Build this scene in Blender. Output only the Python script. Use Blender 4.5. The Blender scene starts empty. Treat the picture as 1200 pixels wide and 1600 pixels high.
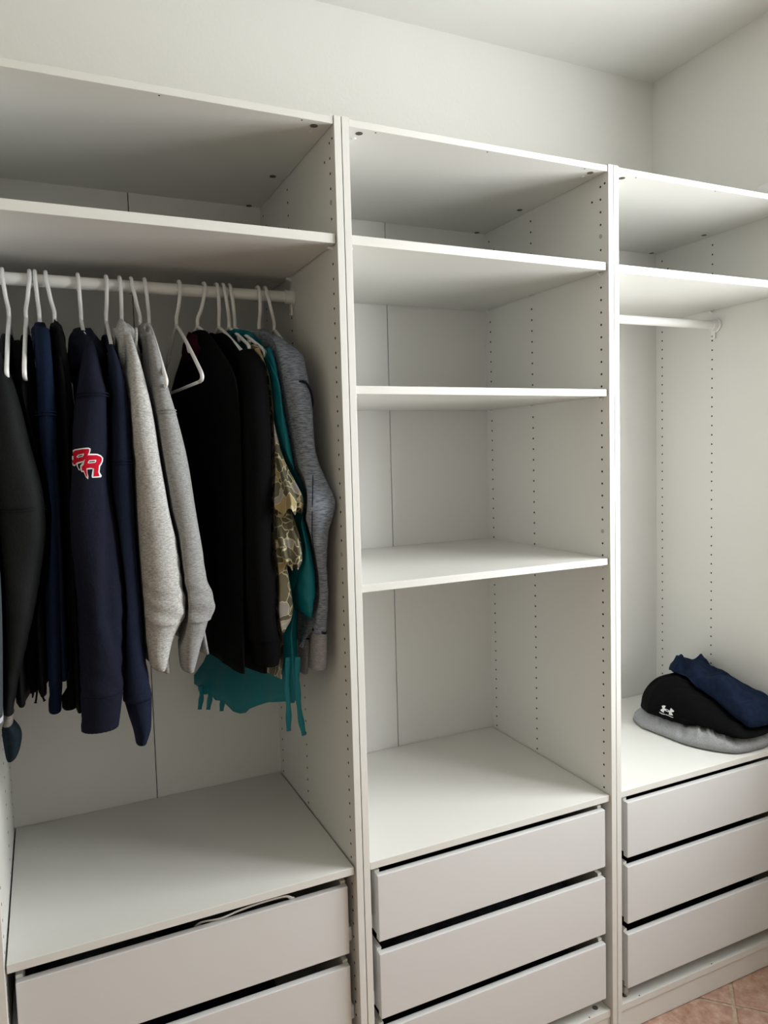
import bpy, bmesh, math, random
from mathutils import Vector, Matrix, noise
C = bpy.context.scene
COL = C.collection
random.seed(4)

# ------------------------------------------------------------------ camera
CAM_POS = Vector((-0.6200, -1.4827, 1.6419))
YAW, PITCH, ROLL, FPX, PPX, PPY = 0.4280, -0.0682, -0.0275, 1139.35, 587.15, 785.43
fw = Vector((math.sin(YAW)*math.cos(PITCH), math.cos(YAW)*math.cos(PITCH), math.sin(PITCH)))
r0 = Vector((math.cos(YAW), -math.sin(YAW), 0)); u0 = r0.cross(fw)
cr, sr = math.cos(ROLL), math.sin(ROLL)
rt = r0*cr + u0*sr; up = u0*cr - r0*sr
cd = bpy.data.cameras.new('camera'); cam = bpy.data.objects.new('camera', cd); COL.objects.link(cam)
cd.sensor_fit = 'VERTICAL'; cd.sensor_height = 36.0; cd.lens = FPX/1600*36
cd.shift_x = (600-PPX)/1600; cd.shift_y = (PPY-800)/1600; cd.clip_start = 0.01
M = Matrix((( rt.x, up.x, -fw.x, CAM_POS.x), (rt.y, up.y, -fw.y, CAM_POS.y), (rt.z, up.z, -fw.z, CAM_POS.z), (0,0,0,1)))
cam.matrix_world = M
C.camera = cam

# ------------------------------------------------------------------ daylight, exposure
w = bpy.data.worlds.new('sky'); C.world = w; w.use_nodes = True
bg = w.node_tree.nodes['Background']; bg.inputs[0].default_value = (0.955, 0.99, 1.0, 1); bg.inputs[1].default_value = 16.5
C.view_settings.view_transform = 'Standard'; C.view_settings.look = 'None'
C.view_settings.gamma = 1; C.view_settings.use_curve_mapping = False
C.view_settings.exposure = 0.0
WIN = (-1.45, -0.27, 1.12, 2.55)            # y0, y1, z0, z1 of the window opening in the right wall
XR, XL, YB, YF, ZC = 1.502, -2.1, 0.612, -2.75, 2.973
ld = bpy.data.lights.new('window_portal', 'AREA'); ld.shape = 'RECTANGLE'; ld.size = WIN[3]-WIN[2]; ld.size_y = WIN[1]-WIN[0]
ld.cycles.is_portal = True
lo = bpy.data.objects.new('window_portal', ld); COL.objects.link(lo)
lo.location = (XR+0.1, (WIN[0]+WIN[1])/2, (WIN[2]+WIN[3])/2); lo.rotation_euler = (0, math.radians(90), 0)

# ------------------------------------------------------------------ helpers
def mat(name, col, rough=0.5, spec=0.5, build=None, sheen=0.0):
    m = bpy.data.materials.new(name); m.use_nodes = True
    nt = m.node_tree; b = nt.nodes['Principled BSDF']
    b.inputs['Base Color'].default_value = (*col, 1); b.inputs['Roughness'].default_value = rough
    b.inputs['Specular IOR Level'].default_value = spec
    if sheen: b.inputs['Sheen Weight'].default_value = sheen; b.inputs['Sheen Roughness'].default_value = 0.5
    if build: build(nt, b)
    return m
def nd(nt, t, **kw):
    n = nt.nodes.new(t)
    for k, v in kw.items():
        if k.startswith('i_'): n.inputs[k[2:].replace('_', ' ')].default_value = v
        else: setattr(n, k, v)
    return n
def coords(nt, scale=(1,1,1)):
    tc = nd(nt, 'ShaderNodeTexCoord'); mp = nd(nt, 'ShaderNodeMapping'); mp.inputs['Scale'].default_value = scale
    nt.links.new(tc.outputs['Object'], mp.inputs[0]); return mp.outputs[0]
def ramp(nt, fac, stops):
    r = nd(nt, 'ShaderNodeValToRGB'); e = r.color_ramp.elements
    while len(e) < len(stops): e.new(0.5)
    for k, (p, c) in enumerate(stops): e[k].position = p; e[k].color = (*c, 1)
    nt.links.new(fac, r.inputs[0]); return r.outputs[0]
def bump(nt, b, fac, strength, dist=0.001):
    n = nd(nt, 'ShaderNodeBump'); n.inputs['Strength'].default_value = strength; n.inputs['Distance'].default_value = dist
    nt.links.new(fac, n.inputs['Height']); nt.links.new(n.outputs[0], b.inputs['Normal'])
def noisy(nt, scale, detail=3, cs=(1,1,1), rough=0.5):
    n = nd(nt, 'ShaderNodeTexNoise'); n.inputs['Scale'].default_value = scale; n.inputs['Detail'].default_value = detail; n.inputs['Roughness'].default_value = rough
    nt.links.new(coords(nt, cs), n.inputs['Vector']); return n.outputs['Fac']

def b_box(bm, x0, x1, y0, y1, z0, z1, bev=0.0):
    g = bmesh.ops.create_cube(bm, size=1.0)
    for v in g['verts']:
        v.co = Vector(((x0+x1)/2 + v.co.x*(x1-x0), (y0+y1)/2 + v.co.y*(y1-y0), (z0+z1)/2 + v.co.z*(z1-z0)))
    if bev:
        es = list({e for v in g['verts'] for e in v.link_edges})
        bmesh.ops.bevel(bm, geom=es, offset=bev, segments=2, profile=0.5, affect='EDGES')
def b_cyl(bm, p, q, r, n=16, r2=None, cap=True):
    p, q = Vector(p), Vector(q); d = q-p
    M = Matrix.Translation((p+q)/2) @ d.to_track_quat('Z', 'Y').to_matrix().to_4x4()
    bmesh.ops.create_cone(bm, cap_ends=cap, segments=n, radius1=r, radius2=r if r2 is None else r2, depth=d.length, matrix=M)
def b_tube(bm, pts, r, n=10):
    """round rod swept along pts; r may be one number or one (ra, rb) pair per point"""
    pts = [Vector(p) for p in pts]; rings = []; prev = None
    for i, p in enumerate(pts):
        t = (pts[min(i+1, len(pts)-1)] - pts[max(i-1, 0)]).normalized()
        if prev is None:
            a = Vector((1,0,0)) if abs(t.x) < 0.8 else Vector((0,1,0))
            nn = (a - t*a.dot(t)).normalized()
        else: nn = (prev - t*prev.dot(t)).normalized()
        prev = nn; bb = t.cross(nn)
        rr = r[i] if isinstance(r, list) else r
        ra, rb = rr if isinstance(rr, tuple) else (rr, rr)
        rings.append([bm.verts.new(p + nn*ra*math.cos(2*math.pi*k/n) + bb*rb*math.sin(2*math.pi*k/n)) for k in range(n)])
    for a, b in zip(rings, rings[1:]):
        for k in range(n): bm.faces.new((a[k], a[(k+1)%n], b[(k+1)%n], b[k]))
    bm.faces.new(rings[0][::-1]); bm.faces.new(rings[-1])
def smooth_path(pts, sub=6):
    """Catmull-Rom through pts"""
    P = [Vector(p) for p in pts]; P = [P[0]*2-P[1]] + P + [P[-1]*2-P[-2]]; out = []
    for i in range(1, len(P)-2):
        for k in range(sub):
            t = k/sub; a, b, c, d = P[i-1:i+3]
            out.append(0.5*((2*b) + (c-a)*t + (2*a-5*b+4*c-d)*t*t + (3*b-a-3*c+d)*t**3))
    out.append(P[-2]); return out
def obj(name, bm, m, parent=None, smooth=False, recalc=True):
    me = bpy.data.meshes.new(name)
    if recalc: bmesh.ops.recalc_face_normals(bm, faces=bm.faces)
    bm.to_mesh(me); bm.free()
    if smooth:
        for p in me.polygons: p.use_smooth = True
        if smooth == 'auto': me.set_sharp_from_angle(angle=math.radians(40))
    me.materials.append(m)
    o = bpy.data.objects.new(name, me); COL.objects.link(o)
    if parent: o.parent = parent; 
    return o
def put(o, parent):
    """parent keeping world place: parents here carry translation only"""
    o.parent = parent; o.matrix_parent_inverse = Matrix.Translation(-Vector(parent_loc(parent)))
def parent_loc(p):
    l = Vector((0,0,0))
    while p: l += p.location; p = p.parent
    return l
def part(name, bm, m, parent, smooth=False, label=None, kind=None):
    """mesh given in world coordinates, stored relative to its parent's origin"""
    off = parent_loc(parent)
    for v in bm.verts: v.co -= off
    o = obj(name, bm, m, parent, smooth)
    if label: o['label'] = label
    if kind: o['kind'] = kind
    return o
def tag(o, label, cat, group=None, kind=None):
    o['label'] = label; o['category'] = cat
    if group: o['group'] = group
    if kind: o['kind'] = kind
    return o
def empty(name, loc, label, cat, group=None):
    o = bpy.data.objects.new(name, None); COL.objects.link(o); o.location = loc; o.empty_display_size = 0.05
    return tag(o, label, cat, group)
def struct(name, bm, m, parent=None):
    o = obj(name, bm, m, parent); 
    if not parent: o['kind'] = 'structure'
    return o

# ------------------------------------------------------------------ materials
def paint(nt, b):
    f = noisy(nt, 90, 4); bump(nt, b, f, 0.25, 0.002)
M_wall = mat('wall_paint', (0.84, 0.835, 0.80), 0.85, 0.3, paint)
M_ceil = mat('ceiling_paint', (0.84, 0.835, 0.80), 0.9, 0.3, paint)
def foil(nt, b):
    f = noisy(nt, 500, 2); bump(nt, b, f, 0.03, 0.0004)
M_foil = mat("white_melamine", (0.735, 0.728, 0.69), 0.38, 0.5, foil)
M_front = mat('white_drawer_foil', (0.69, 0.69, 0.685), 0.36, 0.5, foil)
M_back = mat('white_fibreboard', (0.76, 0.755, 0.73), 0.5, 0.4, foil)
M_rail = mat('white_powder_coat', (0.82, 0.815, 0.79), 0.3, 0.5)
M_plastic = mat('white_plastic', (0.83, 0.83, 0.82), 0.28, 0.5)
M_dark = mat('dark_hole', (0.012, 0.011, 0.010), 0.8, 0.2)
M_cam = mat('zinc_fitting', (0.10, 0.09, 0.075), 0.45, 0.5)
M_screw = mat('pale_metal', (0.42, 0.40, 0.36), 0.4, 0.5)
M_seam = mat('joint_tape', (0.03, 0.03, 0.028), 0.8, 0.2)
def terra(nt, b):
    f = noisy(nt, 26, 7, rough=0.7); c = ramp(nt, f, [(0.30, (0.27, 0.145, 0.10)), (0.46, (0.42, 0.25, 0.185)), (0.60, (0.52, 0.345, 0.27)), (0.72, (0.64, 0.49, 0.41))])
    nt.links.new(c, b.inputs['Base Color']); bump(nt, b, f, 0.2, 0.002)
M_tile = mat('terracotta_tile', (0.5, 0.28, 0.2), 0.45, 0.4, terra)
def gr(nt, b):
    f = noisy(nt, 60, 4); c = ramp(nt, f, [(0.3, (0.36, 0.27, 0.19)), (0.7, (0.56, 0.46, 0.34))]); nt.links.new(c, b.inputs['Base Color'])
M_ochre = mat("ochre_paint", (0.56, 0.49, 0.37), 0.8, 0.3, paint)
M_beige = mat("beige_paint", (0.56, 0.54, 0.48), 0.8, 0.3, paint)
M_grout = mat('sandy_grout', (0.5, 0.4, 0.3), 0.9, 0.2, gr)

# ------------------------------------------------------------------ room
T = 0.12
bm = bmesh.new(); b_box(bm, XL, XR, YF, YB, -0.06, -0.004); floor = struct('floor', bm, M_grout)
bm = bmesh.new(); b_box(bm, XL-T, XR+T, YF-T, YB+T, ZC, ZC+T); struct('ceiling', bm, M_ceil)
bm = bmesh.new(); b_box(bm, XL-T, XR+T, YB, YB+T, -0.06, ZC); struct('wall_back', bm, M_wall)
bm = bmesh.new(); b_box(bm, XL-T, XL, YF, YB, -0.06, ZC); struct("wall_left", bm, M_ochre)
bm = bmesh.new(); b_box(bm, XL-T, XR+T, YF-T, YF, -0.06, ZC); struct("wall_front", bm, M_beige)
bm = bmesh.new()
b_box(bm, XR, XR+T, YF, WIN[0], -0.06, ZC); b_box(bm, XR, XR+T, WIN[1], YB, -0.06, ZC)
b_box(bm, XR, XR+T, WIN[0], WIN[1], -0.06, WIN[2]); b_box(bm, XR, XR+T, WIN[0], WIN[1], WIN[3], ZC)
struct('wall_right', bm, M_wall)
# window in the right wall, out of frame: frame with two casements
fx0, fx1 = XR+0.05, XR+0.10
bm = bmesh.new()
b_box(bm, fx0, fx1, WIN[0], WIN[0]+0.05, WIN[2], WIN[3]); b_box(bm, fx0, fx1, WIN[1]-0.05, WIN[1], WIN[2], WIN[3])
b_box(bm, fx0, fx1, WIN[0]+0.05, WIN[1]-0.05, WIN[2], WIN[2]+0.05); b_box(bm, fx0, fx1, WIN[0]+0.05, WIN[1]-0.05, WIN[3]-0.05, WIN[3])
ym = (WIN[0]+WIN[1])/2; b_box(bm, fx0, fx1, ym-0.03, ym+0.03, WIN[2]+0.05, WIN[3]-0.05)
struct('window_1', bm, M_plastic)

# terracotta tiles laid diagonally: node of the joints at (1.135, -0.06), one tile = one object
TS = 0.30; JT = 0.011
node = Vector((1.138, -0.056)); e1 = Vector((1, 1)).normalized(); e2 = Vector((1, -1)).normalized()
def tile_mesh():
    bm = bmesh.new(); h = (TS-JT)/2
    rect = [(-h,-h), (h,-h), (h,h), (-h,h)]; k = 0.0035
    lo_ = [bm.verts.new((x, y, -0.0045)) for x, y in rect]; mid = [bm.verts.new((x, y, -0.0015)) for x, y in rect]
    tp = [bm.verts.new((x-math.copysign(k, x), y-math.copysign(k, y), 0)) for x, y in rect]
    bm.faces.new(tp)
    for a, b in ((lo_, mid), (mid, tp)):
        for i in range(4): bm.faces.new((a[i], a[(i+1)%4], b[(i+1)%4], b[i]))
    me = bpy.data.meshes.new('tile'); bmesh.ops.recalc_face_normals(bm, faces=bm.faces); bm.to_mesh(me); bm.free(); me.materials.append(M_tile); return me
TM = tile_mesh()
for i in range(-16, 17):
    for j in range(-16, 17):
        c = node + e1*(i+0.5)*TS + e2*(j+0.5)*TS
        if XL+0.22 < c.x < XR-0.10 and YF+0.22 < c.y < 0.3:
            o = bpy.data.objects.new('tile', TM); COL.objects.link(o); o.location = (c.x, c.y, random.uniform(-0.0004, 0.0))
            o.rotation_euler = (0, 0, math.radians(45 + 90*random.randrange(4))); o.parent = floor

# ------------------------------------------------------------------ wardrobe units
PT, H, DP, ZB = 0.018, 2.36, 0.58, 0.70
def hole_rows(bm, x, sgn, rows, z0, n, skip=()):
    for y in rows:
        for k in range(n):
            z = z0 - 0.032*k
            if any(a < z < b for a, b in skip): continue
            b_cyl(bm, (x - sgn*0.0004, y, z), (x + sgn*0.0004, y, z), 0.0030, 8)
def unit(x0, label, shelves, rail, drawers, extras):
    x1 = x0 + 0.75
    W = empty('wardrobe', (x0+0.375, 0.29, 0), label, 'wardrobe', 'white open wardrobe units side by side')
    for s, xa, xb in ((-1, x0, x0+PT), (1, x1-PT, x1)):
        bm = bmesh.new(); b_box(bm, xa+0.0009, xb-0.0009, 0, DP-0.004, 0, H, 0.0008); sp = part('side_panel', bm, M_foil, W)
        bm = bmesh.new(); xi = xb-0.0009 if s < 0 else xa+0.0009
        skip = [(0.0, 0.10)] + [(z-0.02, z+0.002) for z, _ in shelves] + [(ZB-0.02, ZB+0.004)]
        hole_rows(bm, xi, s, (0.029, 0.3255, 0.546), 2.312, 68, skip)
        for y, z in ((0.013, 2.316), (0.061, 2.283), (0.519, 2.279)): b_cyl(bm, (xi-0.0004, y, z), (xi+0.0004, y, z), 0.0030, 8)
        part('pin_holes', bm, M_dark, sp, kind='stuff')
        for y, z in ((0.029, 2.187), (0.029, 1.4165)):
            bm = bmesh.new(); b_cyl(bm, (xi, y, z), (xi - s*0.0012, y, z), 0.0052, 14); part('connecting_screw', bm, M_screw, sp)
    # top and bottom panels with their zinc cam fittings
    bm = bmesh.new(); b_box(bm, x0+PT, x1-PT, 0.002, DP-0.01, 2.342, H-0.003, 0.0008); tp = part('top_panel', bm, M_foil, W)
    for x in (x0+0.0525, x1-0.0525):
        for y in (0.026, 0.33, 0.562):
            bm = bmesh.new(); b_cyl(bm, (x, y, 2.3425), (x, y, 2.3412), 0.0082, 18); b_cyl(bm, (x, y, 2.3415), (x, y, 2.3405), 0.004, 6); part('cam_fitting', bm, M_cam, tp)
        bm = bmesh.new(); b_cyl(bm, (x, 0.053, 2.3425), (x, 0.053, 2.340), 0.0045, 12); part('cover_plug', bm, M_plastic, tp)
    bm = bmesh.new()
    for x in (x0+0.085, x0+0.375, x1-0.085): b_cyl(bm, (x, 0.010, 2.3422), (x, 0.010, 2.3416), 0.002, 8)
    part('pilot_holes', bm, M_dark, tp, kind='stuff')
    bm = bmesh.new(); b_box(bm, x0+PT, x1-PT, 0.006, DP-0.01, 0.068, 0.088, 0.0008); bp = part('bottom_panel', bm, M_foil, W)
    for x in (x0+0.0525, x1-0.0525):
        bm = bmesh.new(); b_cyl(bm, (x, 0.031, 0.0875), (x, 0.031, 0.0886), 0.0082, 18); part('cam_fitting', bm, M_cam, bp)
    bm = bmesh.new()
    for x in (x0+0.09, x0+0.375, x1-0.09): b_cyl(bm, (x, 0.011, 0.0878), (x, 0.011, 0.0884), 0.002, 8)
    part('pilot_holes', bm, M_dark, bp, kind='stuff')
    bm = bmesh.new(); b_box(bm, x0+PT, x1-PT, 0.010, 0.026, 0.002, 0.067, 0.0008); part('plinth', bm, M_foil, W)
    # back: two boards that meet on the middle line, with a dark open joint
    for xa, xb in ((x0+0.006, x0+0.3738), (x0+0.3762, x1-0.006)):
        bm = bmesh.new(); b_box(bm, xa, xb, DP-0.005, DP-0.001, 0.06, H-0.004); part('back_board', bm, M_back, W)
    bm = bmesh.new(); b_box(bm, x0+0.3725, x0+0.3775, DP-0.0008, DP, 0.06, H-0.004); part('joint_strip', bm, M_seam, W)
    # shelves on pins
    for z, th in shelves + [(ZB, 0.0175)]:
        bm = bmesh.new(); g_ = 0.0024 if z == ZB else 0.0014; b_box(bm, x0+PT+g_, x1-PT-g_, 0.006, DP-0.007, z-th, z, 0.001); sh = part('shelf', bm, M_foil, W)
        if z != ZB:
            for xs, s in ((x0+PT, 1), (x1-PT, -1)):
                for y in (0.029, 0.3255, 0.546):
                    bm = bmesh.new(); b_cyl(bm, (xs-0.002*s, y, z-th-0.0042), (xs+0.011*s, y, z-th-0.0035), 0.0034, 10); b_cyl(bm, (xs-0.001*s, y, z-th-0.0045), (xs+0.0015*s, y, z-th-0.0045), 0.006, 12)
                    part('shelf_pin', bm, M_plastic, sh, smooth='auto')
    # clothes rail with its end brackets
    if rail:
        y, z, r = 0.311, 2.041, 0.0140
        bm = bmesh.new(); b_cyl(bm, (x0+PT+0.002, y, z), (x1-PT-0.002, y, z), r, 28); rl = part('clothes_rail', bm, M_rail, W, 'auto')
        for xs, s in ((x0+PT, 1), (x1-PT, -1)):
            bm = bmesh.new()
            b_cyl(bm, (xs, y, z), (xs+0.004*s, y, z), 0.0245, 24); b_cyl(bm, (xs+0.003*s, y, z), (xs+0.022*s, y, z), 0.0172, 24)
            b_box(bm, min(xs, xs+0.006*s), max(xs, xs+0.006*s), y-0.002, y+0.016, z-0.045, z-0.015, 0.002)
            part('rail_bracket', bm, M_plastic, rl, 'auto')
            bm = bmesh.new(); b_cyl(bm, (xs+0.006*s, y+0.009, z-0.036), (xs+0.0075*s, y+0.009, z-0.036), 0.0038, 12); part('bracket_screw', bm, M_screw, rl)
    # drawers: low box with a front, on runners
    yf, m, zs = drawers
    for zb, zt in zs:
        xa, xb = x0+PT+m, x1-PT-m
        bm = bmesh.new()
        b_box(bm, xa, xa+0.012, yf+0.0165, 0.545, zb+0.012, zt+0.006, 0.0006); b_box(bm, xb-0.012, xb, yf+0.0165, 0.545, zb+0.012, zt+0.006, 0.0006)
        b_box(bm, xa+0.012, xb-0.012, 0.533, 0.545, zb+0.012, zt, 0.0006); b_box(bm, xa+0.012, xb-0.012, yf+0.0165, 0.533, zb+0.014, zb+0.018)
        dr = part('drawer', bm, M_foil, W)
        bm = bmesh.new(); b_box(bm, xa, xb, yf, yf+0.016, zb, zt, 0.0018); part('drawer_front', bm, M_front, dr)
        for s, xe, xw in ((-1, xa, x0+PT), (1, xb, x1-PT)):
            bm = bmesh.new(); a_, b_ = sorted((xe, xw)); b_box(bm, a_+0.0005, b_-0.0005, 0.035, 0.50, zb+0.016, zb+0.05, 0.003); part('drawer_runner', bm, M_plastic, dr)
    if extras: extras(W, bp)
    return W
def foot_fitting(W, bp):
    bm = bmesh.new(); b_cyl(bm, (0.8090, 0.030, 0.0886), (0.8090, 0.030, 0.108), 0.006, 12); b_box(bm, 0.798, 0.814, 0.024, 0.036, 0.096, 0.116, 0.003)
    part('corner_bracket', bm, M_screw, bp, 'auto')
left = unit(-0.75, 'leftmost open wardrobe unit, its rail full of hanging clothes, two wide drawers below', [(2.1145, 0.0205)], True, (0.018, 0.0145, [(0.4905, 0.6515), (0.299, 0.4605), (0.107, 0.268)]), None)
mid = unit(0.0, 'middle open wardrobe unit, four empty shelf bays above three drawers, no rail', [(2.1155, 0.0205), (1.7905, 0.0180), (1.3465, 0.0175)], False, (0.004, 0.0185, [(0.5040, 0.664), (0.314, 0.4735), (0.128, 0.2865)]), None)
right = unit(0.75, 'rightmost open wardrobe unit with an empty rail and folded clothes above its drawers', [(2.1135, 0.0205)], True, (0.0, 0.0197, [(0.5105, 0.6675), (0.321, 0.4845), (0.133, 0.2895)]), foot_fitting)
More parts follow.
